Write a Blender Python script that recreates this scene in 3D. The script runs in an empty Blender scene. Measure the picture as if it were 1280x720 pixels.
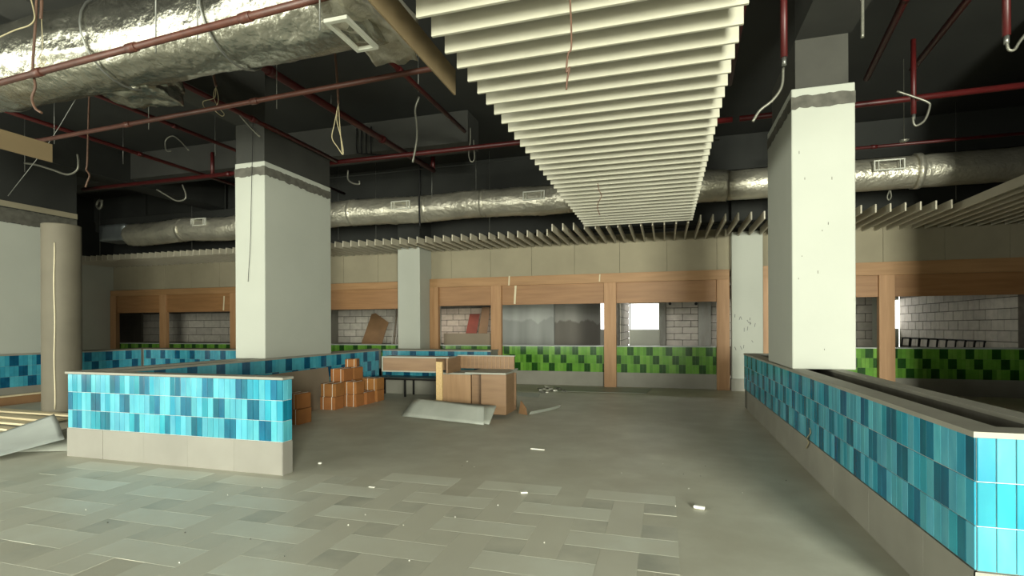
import bpy, bmesh, math, random
from mathutils import Vector, Matrix, noise
random.seed(7)
SC = bpy.context.scene
COL = SC.collection

# ---------------------------------------------------------------- camera
F, YAW, ROLL, CY, H = 651.0, .2861, -.004, 409.0, 1.45
cs, sn = math.cos(YAW), math.sin(YAW)
cr, sr = math.cos(ROLL), math.sin(ROLL)
cam_d = bpy.data.cameras.new('camera')
cam = bpy.data.objects.new('camera', cam_d); COL.objects.link(cam)
Rv = Vector((cs, sn, 0)); Uv = Vector((0, 0, 1)); Fv = Vector((-sn, cs, 0))
r_ = cr*Rv + sr*Uv; u_ = -sr*Rv + cr*Uv
cam.matrix_world = Matrix(((r_.x, u_.x, -Fv.x, 0), (r_.y, u_.y, -Fv.y, 0), (r_.z, u_.z, -Fv.z, H), (0, 0, 0, 1)))
cam_d.sensor_width = 36; cam_d.lens = F/1280*36; cam_d.shift_y = (CY-360)/1280
cam_d.clip_start = .05; cam_d.clip_end = 200
SC.camera = cam

# ---------------------------------------------------------------- world, daylight and fill lamps
w = bpy.data.worlds.new('overcast_sky'); SC.world = w; w.use_nodes = True
w.node_tree.nodes['Background'].inputs[0].default_value = (1, 1, .96, 1)
w.node_tree.nodes['Background'].inputs[1].default_value = 3.6

def area(name, loc, aim, sx, sy, power, col=(.97, 1, .85)):
    d = bpy.data.lights.new(name, 'AREA'); d.shape = 'RECTANGLE'; d.size = sx; d.size_y = sy
    d.energy = power; d.color = col
    o = bpy.data.objects.new(name, d); COL.objects.link(o)
    o.location = loc; o.rotation_euler = (Vector(aim)-Vector(loc)).to_track_quat('-Z', 'Y').to_euler()
    return o
# daylight coming through the glazed entrance behind the camera
area('entrance_daylight', (4.4, -7.1, 1.85), (.5, 6, 1.2), 2.4, 3.3, 2450)
area('left_front_fill', (-7.4, -7.1, 2.0), (-3, 6, 1.0), 4.6, 3.4, 430)  # fill lamp added out of view at front left to lift the shadows
area('left_side_fill', (-11.6, -1.5, 2.0), (-4, 3, 0.4), 6.0, 3.2, 520)  # second added fill, brightens the left floor and column

vs = SC.view_settings
vs.view_transform = 'Standard'; vs.look = 'None'; vs.gamma = 1; vs.use_curve_mapping = False
vs.exposure = 0.28

# ---------------------------------------------------------------- helpers
def ray(u, v):
    a = (u-640)/F; b = -(v-CY)/F
    x = cr*a-sr*b; z = sr*a+cr*b
    return Vector((cs*x-sn, sn*x+cs, z))
def PZ(u, v, z):
    r = ray(u, v); return Vector((0, 0, H)) + r*((z-H)/r.z)
def PY(u, v, y):
    r = ray(u, v); return Vector((0, 0, H)) + r*(y/r.y)
def PX(u, v, x):
    r = ray(u, v); return Vector((0, 0, H)) + r*(x/r.x)

def box(bm, x0, x1, y0, y1, z0, z1, mi=0, M=None):
    vs_ = [bm.verts.new(p) for p in ((x0,y0,z0),(x1,y0,z0),(x1,y1,z0),(x0,y1,z0),(x0,y0,z1),(x1,y0,z1),(x1,y1,z1),(x0,y1,z1))]
    if M is not None:
        for q in vs_: q.co = M @ q.co
    for f in ((0,3,2,1),(4,5,6,7),(0,1,5,4),(1,2,6,5),(2,3,7,6),(3,0,4,7)):
        fc = bm.faces.new([vs_[i] for i in f]); fc.material_index = mi
    return vs_
def boxes(*bs):
    bm = bmesh.new()
    for b in bs: box(bm, *b)
    return bm
def bevel(bm, w_=.004, seg=1):
    bmesh.ops.bevel(bm, geom=list(bm.edges), offset=w_, segments=seg, affect='EDGES', profile=.5)
    return bm
def smooth_pts(pts, n=6):
    pts = [Vector(p) for p in pts]
    if len(pts) < 3: return pts
    out = []
    P = [pts[0]*2-pts[1]] + pts + [pts[-1]*2-pts[-2]]
    for i in range(1, len(P)-2):
        a, b, c, d = P[i-1], P[i], P[i+1], P[i+2]
        for k in range(n):
            t = k/n
            out.append(.5*((2*b)+(c-a)*t+(2*a-5*b+4*c-d)*t*t+(3*b-a-3*c+d)*t**3))
    out.append(pts[-1]); return out
def tube(bm, pts, r, n=8, caps=True, rf=None, mi=0):
    pts = [Vector(p) for p in pts]
    rings = []; t0 = (pts[1]-pts[0]).normalized()
    nn = t0.orthogonal().normalized()
    for i, p in enumerate(pts):
        if i == 0: t = t0
        elif i == len(pts)-1: t = (pts[i]-pts[i-1]).normalized()
        else: t = (pts[i+1]-pts[i-1]).normalized()
        nn = (nn - t*nn.dot(t)).normalized(); b = t.cross(nn)
        ring = []
        for k in range(n):
            a = 2*math.pi*k/n
            rr = rf(i, a, p) if rf else r
            ring.append(bm.verts.new(p + (nn*math.cos(a)+b*math.sin(a))*rr))
        rings.append(ring)
    for i in range(len(rings)-1):
        for k in range(n):
            f = bm.faces.new((rings[i][k], rings[i][(k+1)%n], rings[i+1][(k+1)%n], rings[i+1][k])); f.smooth = True; f.material_index = mi
    if caps:
        bm.faces.new(rings[0][::-1]).material_index = mi; bm.faces.new(rings[-1]).material_index = mi
    return bm
def mesh(name, bm, mats):
    me = bpy.data.meshes.new(name)
    bmesh.ops.recalc_face_normals(bm, faces=list(bm.faces))
    bm.to_mesh(me); bm.free()
    for m in (mats if isinstance(mats, (list, tuple)) else [mats]): me.materials.append(m)
    return me
def link(o, parent=None):
    COL.objects.link(o)
    if parent is not None:
        o.parent = parent
        L = Vector((0, 0, 0)); q = parent
        while q is not None:
            if q.type == 'EMPTY': L = L + q.location
            q = q.parent
        o.matrix_parent_inverse = Matrix.Translation(-L)
    return o
def obj(name, bm, mats, parent=None):
    me = bm if isinstance(bm, bpy.types.Mesh) else mesh(name, bm, mats)
    return link(bpy.data.objects.new(name, me), parent)
def tag(o, label, cat, group=None, kind=None):
    o['label'] = label; o['category'] = cat
    if group: o['group'] = group
    if kind: o['kind'] = kind
    return o
def thing(name, loc, label, cat, group=None):
    o = bpy.data.objects.new(name, None); COL.objects.link(o); o.location = loc; o.empty_display_size = .1
    return tag(o, label, cat, group)
def struct(name, bm, mats, parent=None):
    o = obj(name, bm, mats, parent)
    if parent is None: o['kind'] = 'structure'
    return o
def inst(name, me, loc, parent=None, rot=None):
    o = bpy.data.objects.new(name, me); link(o, parent); o.location = loc
    if rot: o.rotation_euler = rot
    return o

ORD = ('first', 'second', 'third', 'fourth', 'fifth', 'sixth', 'seventh', 'eighth', 'ninth')

# ---------------------------------------------------------------- materials
def pm(name, col, rough=.6, metal=0., var=.15, scale=4., bump=0., bscale=30., col2=None, rnd=0., stretch=(1,1,1), spec=.5, detail=5., dust=None):
    m = bpy.data.materials.new(name); m.use_nodes = True
    nt = m.node_tree; N = nt.nodes; L = nt.links
    b = N['Principled BSDF']; b.inputs['Roughness'].default_value = rough; b.inputs['Metallic'].default_value = metal
    b.inputs['Specular IOR Level'].default_value = spec
    g = N.new('ShaderNodeNewGeometry'); mp = N.new('ShaderNodeMapping'); mp.inputs['Scale'].default_value = stretch
    L.new(g.outputs['Position'], mp.inputs['Vector'])
    nz = N.new('ShaderNodeTexNoise'); nz.inputs['Scale'].default_value = scale; nz.inputs['Detail'].default_value = detail
    L.new(mp.outputs[0], nz.inputs['Vector'])
    rp = N.new('ShaderNodeValToRGB'); rp.color_ramp.elements[0].position = .3; rp.color_ramp.elements[1].position = .7
    c2 = col2 or [min(1, c*(1+var)) for c in col]; c1 = [c*(1-var) for c in col]
    if col2: c1 = col
    rp.color_ramp.elements[0].color = (*c1, 1); rp.color_ramp.elements[1].color = (*c2, 1)
    L.new(nz.outputs['Fac'], rp.inputs['Fac'])
    out = rp.outputs['Color']
    if rnd:
        oi = N.new('ShaderNodeObjectInfo'); hs = N.new('ShaderNodeHueSaturation')
        mr = N.new('ShaderNodeMapRange'); mr.inputs['To Min'].default_value = 1-rnd; mr.inputs['To Max'].default_value = 1+rnd
        L.new(oi.outputs['Random'], mr.inputs['Value']); L.new(mr.outputs[0], hs.inputs['Value'])
        mr2 = N.new('ShaderNodeMapRange'); mr2.inputs['To Min'].default_value = .5-rnd*.06; mr2.inputs['To Max'].default_value = .5+rnd*.06
        mul = N.new('ShaderNodeMath'); mul.operation = 'MULTIPLY'; mul.inputs[1].default_value = 7.13
        fr = N.new('ShaderNodeMath'); fr.operation = 'FRACT'
        L.new(oi.outputs['Random'], mul.inputs[0]); L.new(mul.outputs[0], fr.inputs[0]); L.new(fr.outputs[0], mr2.inputs['Value']); L.new(mr2.outputs[0], hs.inputs['Hue'])
        L.new(out, hs.inputs['Color']); out = hs.outputs['Color']
    if dust:
        nd = N.new('ShaderNodeTexNoise'); nd.inputs['Scale'].default_value = .75; nd.inputs['Detail'].default_value = 7; nd.inputs['Roughness'].default_value = .62
        L.new(g.outputs['Position'], nd.inputs['Vector'])
        rd = N.new('ShaderNodeMapRange'); rd.inputs['From Min'].default_value = .42; rd.inputs['From Max'].default_value = .62
        rd.inputs['To Min'].default_value = dust[3]; rd.inputs['To Max'].default_value = dust[4]
        L.new(nd.outputs['Fac'], rd.inputs['Value'])
        mx = N.new('ShaderNodeMix'); mx.data_type = 'RGBA'; mx.inputs['B'].default_value = (*dust[:3], 1)
        L.new(rd.outputs[0], mx.inputs['Factor']); L.new(out, mx.inputs['A']); out = mx.outputs['Result']
    L.new(out, b.inputs['Base Color'])
    if bump:
        n2 = N.new('ShaderNodeTexNoise'); n2.inputs['Scale'].default_value = bscale; n2.inputs['Detail'].default_value = 6
        L.new(mp.outputs[0], n2.inputs['Vector'])
        bp = N.new('ShaderNodeBump'); bp.inputs['Strength'].default_value = bump; bp.inputs['Distance'].default_value = .02
        L.new(n2.outputs['Fac'], bp.inputs['Height']); L.new(bp.outputs[0], b.inputs['Normal'])
    return m

M_floor = pm('dusty_floor', (.46, .445, .36), .5, scale=2.6, bump=.06, bscale=60, col2=(.56, .55, .455), detail=9., dust=(.40, .375, .29, 0., .65))
M_tl = pm('floor_tile_pale', (.63, .65, .56), .42, scale=2.2, col2=(.57, .56, .465), rnd=.03, dust=(.535, .52, .425, 0.05, 0.8))
M_tv = pm('floor_tile_brown', (.49, .475, .39), .45, scale=2.2, col2=(.55, .54, .45), rnd=.03, dust=(.535, .52, .425, 0.1, 0.85))
M_td = pm('floor_tile_dark', (.31, .315, .265), .45, scale=2.6, col2=(.54, .53, .44), rnd=.06, dust=(.535, .52, .425, 0, 0.85))
M_tm = pm('floor_tile_mid', (.45, .445, .37), .45, scale=3.0, col2=(.55, .54, .45), rnd=.04, dust=(.535, .52, .425, 0.1, 0.85))
M_white = pm('white_plaster', (.415, .425, .37), .8, var=.035, scale=1.2, bump=.03)
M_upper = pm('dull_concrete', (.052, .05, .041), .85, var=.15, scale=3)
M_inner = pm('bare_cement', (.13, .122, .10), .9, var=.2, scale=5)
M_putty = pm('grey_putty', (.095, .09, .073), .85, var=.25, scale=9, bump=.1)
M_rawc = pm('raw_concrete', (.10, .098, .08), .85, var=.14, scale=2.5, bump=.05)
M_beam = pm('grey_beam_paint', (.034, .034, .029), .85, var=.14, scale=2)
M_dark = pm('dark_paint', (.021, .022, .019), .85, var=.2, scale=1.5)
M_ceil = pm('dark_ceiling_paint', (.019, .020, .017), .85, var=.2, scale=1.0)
M_plas = pm('plasterboard', (.285, .25, .17), .8, var=.09, scale=1.6)
M_wl = pm('pale_wall', (.52, .53, .45), .8, var=.06, scale=1.0)
M_slat = pm('cream_slat', (.42, .40, .315), .5, var=.03, scale=2)
M_slat2 = pm('beige_slat', (.50, .46, .36), .55, var=.05, scale=2)
M_stone = pm('stone_cap', (.27, .26, .215), .6, var=.1, scale=3)
M_skirt = pm('skirting_stone', (.255, .24, .205), .6, var=.08, scale=2.5, rnd=.04)
M_skirt2 = pm('skirting_stone_grey', (.24, .23, .19), .6, var=.1, scale=2.5, rnd=.04)
M_grout = pm('white_grout', (.60, .62, .56), .8, var=.05)
M_groutg = pm('green_grout', (.16, .24, .10), .8, var=.05)
BL = (.055, .30, .40); BL2 = (.10, .40, .48)
M_bl = pm('blue_glaze_light', BL, .16, scale=9, col2=BL2, rnd=.16, stretch=(1, 1, .35), spec=.28)
M_bm = pm('blue_glaze_mid', (.015, .23, .33), .16, scale=9, col2=(.03, .30, .39), rnd=.15, stretch=(1, 1, .35), spec=.28)
M_bd = pm('blue_glaze_dark', (.003, .085, .15), .16, scale=9, col2=(.005, .15, .23), rnd=.25, stretch=(1, 1, .35), spec=.28)
B2 = [pm('blue_glaze_a', (.05, .29, .38), .18, scale=9, var=.12), pm('blue_glaze_b', (.035, .25, .35), .18, scale=9, var=.12),
      pm('blue_glaze_c', (.065, .33, .42), .18, scale=9, var=.12), pm('blue_glaze_d', (.004, .07, .14), .18, scale=9, var=.2)]
G2 = [pm('green_glaze_a', (.115, .29, .035), .2, scale=9, var=.12), pm('green_glaze_b', (.085, .225, .027), .2, scale=9, var=.12),
      pm('green_glaze_c', (.145, .32, .047), .2, scale=9, var=.12), pm('green_glaze_d', (.014, .065, .009), .2, scale=9, var=.2)]
M_wood = pm('brown_plywood', (.295, .16, .066), .55, scale=2.5, col2=(.38, .21, .092), stretch=(.5, 3, 6))
M_woodp = pm('brown_plywood_post', (.33, .172, .076), .55, scale=2.5, col2=(.42, .235, .11), stretch=(6, 3, .5))
M_woodh = pm('red_brown_panel', (.25, .122, .046), .5, scale=2.5, col2=(.325, .165, .066), stretch=(.5, 3, 6))
M_block = pm('aac_block', (.50, .46, .40), .9, var=.12, scale=6, bump=.2, bscale=25, rnd=.1)
M_mort = pm('mortar', (.13, .115, .098), .95, var=.2, scale=9)
M_plast = pm('rough_cement_render', (.36, .36, .315), .85, scale=1.8, col2=(.21, .195, .165), bump=.08, stretch=(2.2, 1, .6))
M_plast2 = pm('damp_cement_render', (.17, .155, .125), .85, scale=1.8, col2=(.235, .22, .18), stretch=(2.2, 1, .6))
M_foil = pm('aluminium_foil', (.40, .39, .335), .27, .95, var=.15, scale=3, bump=1., bscale=12)
M_foil2 = pm('aluminium_foil_bright', (.52, .49, .40), .34, .65, var=.2, scale=3, bump=1., bscale=14)  # lighter foil copy, brightness lacking on the rear duct put into its colour
M_tin = pm('galvanised_sheet', (.32, .35, .36), .45, .8, var=.12, scale=3)
M_red = pm('red_pipe_paint', (.062, .004, .004), .45, var=.15, scale=5)
M_rust = pm('oxide_pipe_paint', (.08, .026, .016), .5, var=.22, scale=7)
M_hose = pm('braided_hose', (.20, .195, .16), .4, .5, var=.15, scale=60)
M_wire = pm('pale_wire', (.34, .29, .17), .5, var=.1)
M_cond = pm('brown_conduit', (.10, .05, .03), .6, var=.2, scale=15)
M_rod = pm('threaded_rod', (.22, .22, .20), .4, .7, var=.1)
M_mdf = pm('mdf_board', (.18, .13, .068), .65, var=.08, scale=2)
M_card = pm('cardboard', (.30, .118, .03), .8, var=.12, scale=5, rnd=.1)
M_strap = pm('white_strap', (.72, .70, .63), .5, var=.05)
M_black = pm('black_metal', (.012, .012, .012), .4, .3, var=.2)
M_bench = pm('dark_bench_top', (.05, .055, .05), .4, var=.2)
M_ven = pm('wood_veneer', (.30, .175, .088), .5, scale=3, col2=(.37, .225, .12), stretch=(8, 8, .5))
M_ven2 = pm('wood_veneer_dark', (.20, .115, .06), .5, scale=3, col2=(.25, .15, .08), stretch=(.6, 1, 6))
M_osb = pm('raw_chipboard', (.50, .33, .15), .8, scale=45, col2=(.64, .45, .22))
M_lam = pm('grey_laminate', (.30, .31, .265), .45, var=.09, scale=3)
M_lam2 = pm('grey_laminate_pale', (.46, .49, .46), .45, var=.09, scale=3)
M_sheet = pm('stained_laminate', (.42, .435, .385), .5, var=.1, scale=3)
M_brd = pm('brown_hardboard', (.215, .17, .12), .7, var=.1, scale=2)
M_redb = pm('red_board', (.23, .045, .024), .6, var=.15, scale=4)
M_brnb = pm('brown_board', (.235, .13, .06), .7, var=.12, scale=3)
M_plank = pm('pale_timber', (.60, .50, .32), .6, scale=3, col2=(.70, .60, .40), stretch=(.5, 6, 6))
M_round = pm('fibre_tube', (.15, .132, .096), .75, var=.09, scale=2)
M_chip = pm('white_chip', (.75, .73, .65), .6, var=.05)
M_seal = pm('pale_sealant', (.62, .55, .38), .6, var=.1)
M_grille = pm('grille_plastic', (.62, .62, .54), .5, var=.05)
M_gdark = pm('grille_dark', (.10, .10, .085), .6, var=.1)
M_pink = pm('pink_block', (.50, .40, .33), .9, var=.14, scale=6, bump=.2, bscale=25, rnd=.1)

def stained(name, top, low, zline):
    m = bpy.data.materials.new(name); m.use_nodes = True; N = m.node_tree.nodes; L = m.node_tree.links; b = N['Principled BSDF']
    b.inputs['Roughness'].default_value = .85
    g = N.new('ShaderNodeNewGeometry'); sp = N.new('ShaderNodeSeparateXYZ'); L.new(g.outputs['Position'], sp.inputs[0])
    mp = N.new('ShaderNodeMapping'); mp.inputs['Scale'].default_value = (1, 1, .12); L.new(g.outputs['Position'], mp.inputs[0])
    n1 = N.new('ShaderNodeTexNoise'); n1.inputs['Scale'].default_value = 3.2; n1.inputs['Detail'].default_value = 4; L.new(mp.outputs[0], n1.inputs['Vector'])
    ad = N.new('ShaderNodeMath'); ad.operation = 'MULTIPLY_ADD'; ad.inputs[1].default_value = .55; L.new(n1.outputs['Fac'], ad.inputs[0]); L.new(sp.outputs['Z'], ad.inputs[2])
    mr = N.new('ShaderNodeMapRange'); mr.inputs['From Min'].default_value = zline+.275-.03; mr.inputs['From Max'].default_value = zline+.275+.03; L.new(ad.outputs[0], mr.inputs['Value'])
    n2 = N.new('ShaderNodeTexNoise'); n2.inputs['Scale'].default_value = 2.5; L.new(mp.outputs[0], n2.inputs['Vector'])
    mx = N.new('ShaderNodeMix'); mx.data_type = 'RGBA'; mx.inputs['A'].default_value = (*low, 1); mx.inputs['B'].default_value = (*top, 1); L.new(mr.outputs[0], mx.inputs['Factor'])
    m2 = N.new('ShaderNodeMix'); m2.data_type = 'RGBA'; m2.blend_type = 'MULTIPLY'; m2.inputs['Factor'].default_value = .6; L.new(mx.outputs['Result'], m2.inputs['A']); L.new(n2.outputs['Fac'], m2.inputs['B'])
    L.new(m2.outputs['Result'], b.inputs['Base Color']); return m
M_stain = stained('streaked_render', (.44, .45, .41), (.33, .34, .31), 1.70)
M_stain2 = stained('damp_streaked_render', (.33, .32, .285), (.17, .155, .13), 1.62)

# ---------------------------------------------------------------- the setting
ZC = 5.6
struct('floor', boxes((-27, 12, -7.6, 19.6, -.2, 0)), M_floor)
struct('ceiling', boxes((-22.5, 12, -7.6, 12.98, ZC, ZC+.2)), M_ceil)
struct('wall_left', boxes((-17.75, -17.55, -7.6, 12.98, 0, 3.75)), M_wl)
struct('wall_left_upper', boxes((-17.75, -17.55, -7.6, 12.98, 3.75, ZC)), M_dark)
# wall behind the camera, entrance opening and one added for the left fill
struct('wall_front', boxes((-17.75, -9.9, -7.6, -7.4, 0, ZC), (-9.9, -4.9, -7.6, -7.4, 0, .2), (-9.9, -4.9, -7.6, -7.4, 3.8, ZC), (-4.9, 3.1, -7.6, -7.4, 0, ZC), (3.1, 5.7, -7.6, -7.4, 0, .15), (3.1, 5.7, -7.6, -7.4, 3.6, ZC), (5.7, 12, -7.6, -7.4, 0, ZC)), M_wl)
struct('wall_left_near', boxes((-12.1, -11.9, -7.4, -5.7, 0, ZC), (-12.1, -11.9, -5.7, 2.7, 0, .3), (-12.1, -11.9, -5.7, 2.7, 4.4, ZC), (-12.1, -11.9, 2.7, 2.98, 0, ZC)), M_wl)  # out of view, its opening added behind the left side fill lamp
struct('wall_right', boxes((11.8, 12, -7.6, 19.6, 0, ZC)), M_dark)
# unseen cross wall placed on the right, keeps the far right corner in shade
struct('wall_right_blocker', boxes((4.70, 11.8, 8.45, 8.6, 0, ZC)), M_dark)
# back wall above the shop fronts
wb = struct('wall_back', boxes((-17.6, 11.8, 12.86, 12.98, 2.60, 3.7)), M_mort)
x = -17.55
me_pan = {}
while x < 11.5:
    wdt = min(1.1, 11.6-x)
    me = mesh('wall_panel', bevel(boxes((0, wdt-.006, 0, .022, 0, .96)), .002), M_plas)
    inst('wall_panel', me, (x, 12.838, 2.72), wb); x += 1.1
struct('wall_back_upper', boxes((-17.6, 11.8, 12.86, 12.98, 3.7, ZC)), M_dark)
# beams
def beam(label, *b): tag(obj('ceiling_beam', boxes(b), M_ceil if b[0] > -99 else M_rawc), label, 'beam')
tag(obj('ceiling_beam', boxes((-6.62, -6.1, -7.4, 6.85, 4.72, ZC)), M_beam), 'grey concrete ceiling beam running into the column on the long blue planter', 'beam')
tag(obj('ceiling_beam', boxes((1.43, 1.99, -7.4, 6.6, 4.70, ZC)), M_beam), 'grey concrete ceiling beam running into the column on the trough planter', 'beam')
tag(obj('ceiling_beam', boxes((-17.5, -3.6, 9.3, 9.9, 5.0, ZC)), M_beam), 'grey concrete cross beam behind the red pipes', 'beam')
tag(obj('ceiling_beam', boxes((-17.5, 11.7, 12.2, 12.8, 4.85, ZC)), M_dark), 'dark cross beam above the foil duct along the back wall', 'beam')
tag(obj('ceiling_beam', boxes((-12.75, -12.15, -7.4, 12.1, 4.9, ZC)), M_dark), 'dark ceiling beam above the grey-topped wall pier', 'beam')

# ---------------------------------------------------------------- columns
def jag_band(x0, x1, y0, y1, z0, z1, amp=.016, out=.004):
    """putty band wrapped round a shaft with ragged edges"""
    bm = bmesh.new(); c = [(x0-out, y0-out), (x1+out, y0-out), (x1+out, y1+out), (x0-out, y1+out)]
    lo, hi = [], []
    for i in range(4):
        a = Vector(c[i]); b = Vector(c[(i+1)%4]); n = max(4, int((b-a).length/.04))
        for k in range(n):
            p = a.lerp(b, k/n)
            lo.append(bm.verts.new((p.x, p.y, z0+random.uniform(-amp, amp)))); hi.append(bm.verts.new((p.x, p.y, z1+random.uniform(-amp, amp)*.6)))
    n = len(lo)
    for i in range(n): bm.faces.new((lo[i], lo[(i+1)%n], hi[(i+1)%n], hi[i]))
    return bm
def column(x0, x1, y0, y1, z0, zw, ztop, label, band=None, inset=.04, upper=None, marks=0):
    t = thing('column', ((x0+x1)/2, (y0+y1)/2, z0), label, 'column')
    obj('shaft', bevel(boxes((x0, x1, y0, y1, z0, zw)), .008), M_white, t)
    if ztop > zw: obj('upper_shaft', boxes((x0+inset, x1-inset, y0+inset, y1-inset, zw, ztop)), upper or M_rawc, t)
    if band: obj('putty_band', jag_band(x0, x1, y0, y1, *band), M_putty, t)
    for k in range(marks):
        xx = random.uniform(x0+.05, x1-.05); zz = random.uniform(z0+.2, zw-.3); h = random.uniform(.012, .035)
        obj('nick', boxes((xx, xx+.006, y0-.002, y0+.002, zz, zz+h)), M_putty, t)
    return t
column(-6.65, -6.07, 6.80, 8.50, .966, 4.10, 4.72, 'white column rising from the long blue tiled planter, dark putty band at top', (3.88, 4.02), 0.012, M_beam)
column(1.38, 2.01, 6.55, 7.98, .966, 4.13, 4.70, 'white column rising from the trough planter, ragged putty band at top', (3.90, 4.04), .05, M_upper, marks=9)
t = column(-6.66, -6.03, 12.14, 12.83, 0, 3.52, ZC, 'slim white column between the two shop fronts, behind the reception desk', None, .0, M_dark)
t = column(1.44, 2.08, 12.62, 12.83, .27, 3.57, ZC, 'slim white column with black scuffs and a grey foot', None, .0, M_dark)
obj('foot', boxes((1.42, 2.10, 12.60, 12.83, 0, .27)), M_skirt2, t)
for k in range(14):
    xx = random.uniform(1.5, 2.0); zz = random.uniform(.9, 1.9); M = Matrix.Translation((xx, 12.618, zz)) @ Matrix.Rotation(random.uniform(-.6, .3), 4, 'Y')
    bm = bmesh.new(); box(bm, -.006, .006, -.001, .004, -.05, .05*random.random(), M=M); obj('scuff', bm, M_black, t)
t = column(-12.72, -12.2, 3.0, 8.15, .966, 3.52, ZC, 'wide pale wall pier with grey top standing on tiled wall by the round column', (3.52, 3.80), .0, M_dark)
obj('pale_strip', boxes((-12.73, -12.19, 2.99, 8.16, 3.82, 3.93)), M_plas, t)
# round column
bm = bmesh.new(); c0 = Vector((-10.02, 6.45, 0))
tube(bm, [c0+Vector((0, 0, z)) for z in (0, .02, 1, 2, 3.22, 3.24)], .272, 40)
t = thing('round_column', c0, 'round beige column with a pale glue seam, cut off below the ceiling', 'column')
obj('shaft', bm, M_round, t)
bm = bmesh.new(); dv = Vector((0-c0.x, 0-c0.y, 0)).normalized(); a0 = math.atan2(dv.y, dv.x)-.35
pts = [c0 + Vector((math.cos(a0+.02*math.sin(z*5))*.274, math.sin(a0+.02*math.sin(z*5))*.274, z)) for z in [i*.1 for i in range(1, 30)]]
tube(bm, pts, .011, 6); obj('glue_seam', bm, M_seal, t)

# ---------------------------------------------------------------- tiles
def tile_mesh(name, w_, h_, mat, t_=.008):
    bm = bmesh.new()  # face towards -Y, x from 0..w, z 0..h
    g = .002; c = .0022
    o = [(g, 0, g), (w_-g, 0, g), (w_-g, 0, h_-g), (g, 0, h_-g)]
    m_ = [(a, -t_+c, b) for a, _, b in o]
    f = [(g+c, -t_, g+c), (w_-g-c, -t_, g+c), (w_-g-c, -t_, h_-g-c), (g+c, -t_, h_-g-c)]
    V = [[bm.verts.new(p) for p in r] for r in (o, m_, f)]
    for a, b in ((0, 1), (1, 2)):
        for i in range(4): bm.faces.new((V[a][i], V[a][(i+1)%4], V[b][(i+1)%4], V[b][i]))
    bm.faces.new(V[2]); return mesh(name, bm, mat)
def tile_field(parent, start, direc, n, pitch, z0, rh, phase, meshes, rows=3, limit=None, rot=0., name='tile'):
    """meshes = (light, mid, dark)."""
    cnt = 0; rest = []
    for i in range(n):
        for r in range(rows):
            k = (i - 2*(rows-1-r) - phase) % 6
            q = random.random()
            me = meshes[2] if k < 2 and q > .06 else (meshes[1] if q < .17 else meshes[0])
            loc = (start[0]+direc[0]*pitch*i, start[1]+direc[1]*pitch*i, z0+rh*r)
            if limit is not None and cnt >= limit: rest.append((me, loc)); continue
            inst(name, me, loc, parent, (0, 0, rot)); cnt += 1
    return rest
def tile_stuff(name, parent, start, direc, n, pitch, z0, rh, phase, mats, rows=3, rot=0.):
    bm = bmesh.new(); g = .0015; t_ = .008
    R = Matrix.Rotation(rot, 4, 'Z')
    for i in range(n):
        for r in range(rows):
            k = (i - 2*(rows-1-r) - phase) % 6
            mi = 3 if k < 2 else random.choice((0, 0, 1, 2))
            M = Matrix.Translation((start[0]+direc[0]*pitch*i, start[1]+direc[1]*pitch*i, z0+rh*r)) @ R
            box(bm, g, pitch-g, -t_, 0, g, rh-g, mi, M)
    o = obj(name, bm, mats, parent); o['kind'] = 'stuff'; return o

PT, PB, CT = .938, .325, .965      # tile top, tile bottom, cap top
RH = (PT-PB)/3
# --- front blue wall, left
pl = .0717
mL = [tile_mesh('tile', pl, RH, m) for m in (M_bl, M_bm, M_bd)]
t = thing('tiled_low_wall', (-5.09, 4.34, 0), 'short straight low wall of bright blue tiles with grey stone cap and skirting', 'low wall')
ax0, ax1, ay0, ay1 = -6.56, -3.61, 4.275, 4.41
obj('core', boxes((ax0+.005, ax1-.008, ay0+.008, ay1, 0, PT)), M_grout, t)
obj('cap', bevel(boxes((ax0-.02, ax1+.012, ay0-.015, ay1+.012, PT, CT)), .004), M_stone, t)
n = 41
tile_field(t, (ax1-pl*n, ay0+.008), (1, 0), n, pl, PB, RH, (n-2) % 6, mL)
pe = (ay1-ay0-.008)/2
mE = [tile_mesh('tile', pe, RH, m) for m in (M_bl, M_bm, M_bd)]
tile_field(t, (ax1-.008, ay0+.008), (0, 1), 2, pe, PB, RH, 4, mE, rot=math.pi/2)
me = mesh('skirting_slab', bevel(boxes((0, .599, -.012, 0, 0, PB-.003)), .001), M_skirt)
for k in range(5): inst('skirting_slab', me, (ax1-.6*(k+1)+.006, ay0+.008, 0), t) if k < 4 else obj('skirting_slab', bevel(boxes((ax0, ax1-.6*4, ay0-.004, ay0+.008, 0, PB-.003)), .002), M_skirt, t)
obj('end_skirting', bevel(boxes((ax1-.008, ax1+.004, ay0-.004, ay1, 0, PB-.003)), .002), M_skirt, t)

# --- long planter running to the back, left
t = thing('tiled_planter', (-6.3, 7.3, 0), 'long blue tiled planter wall carrying the white column, cardboard boxes stacked against it', 'planter')
bx0, bx1, by0, by1 = -6.56, -6.07, 4.425, 10.30
obj('core', boxes((bx0, bx0+.10, by0, by1+.5, 0, PT), (bx1-.10, bx1, by0, by1, 0, PT), (bx0, bx1, by0, by1, 0, .55)), M_stone, t)
obj('cap', boxes((bx0-.015, bx0+.13, by0+.013, by1+.5, PT, CT), (bx1-.14, bx1+.015, by0+.013, by1+.0, PT, CT)), M_stone, t)
tile_stuff('tile_facing', t, (bx1, 4.85-.0775*5), (0, 1), 74, .0775, PB, RH, 0, B2, rot=math.pi/2)
obj('skirting', boxes((bx1, bx1+.008, by0, by1, 0, PB)), M_skirt2, t)
t = thing('tiled_low_wall', (-4.7, 10.4, 0), 'low blue tiled wall behind the black bench, below the slim column', 'low wall')
obj('core', boxes((-6.04, -3.5, 10.32, 10.8, 0, PT)), M_stone, t)
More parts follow.
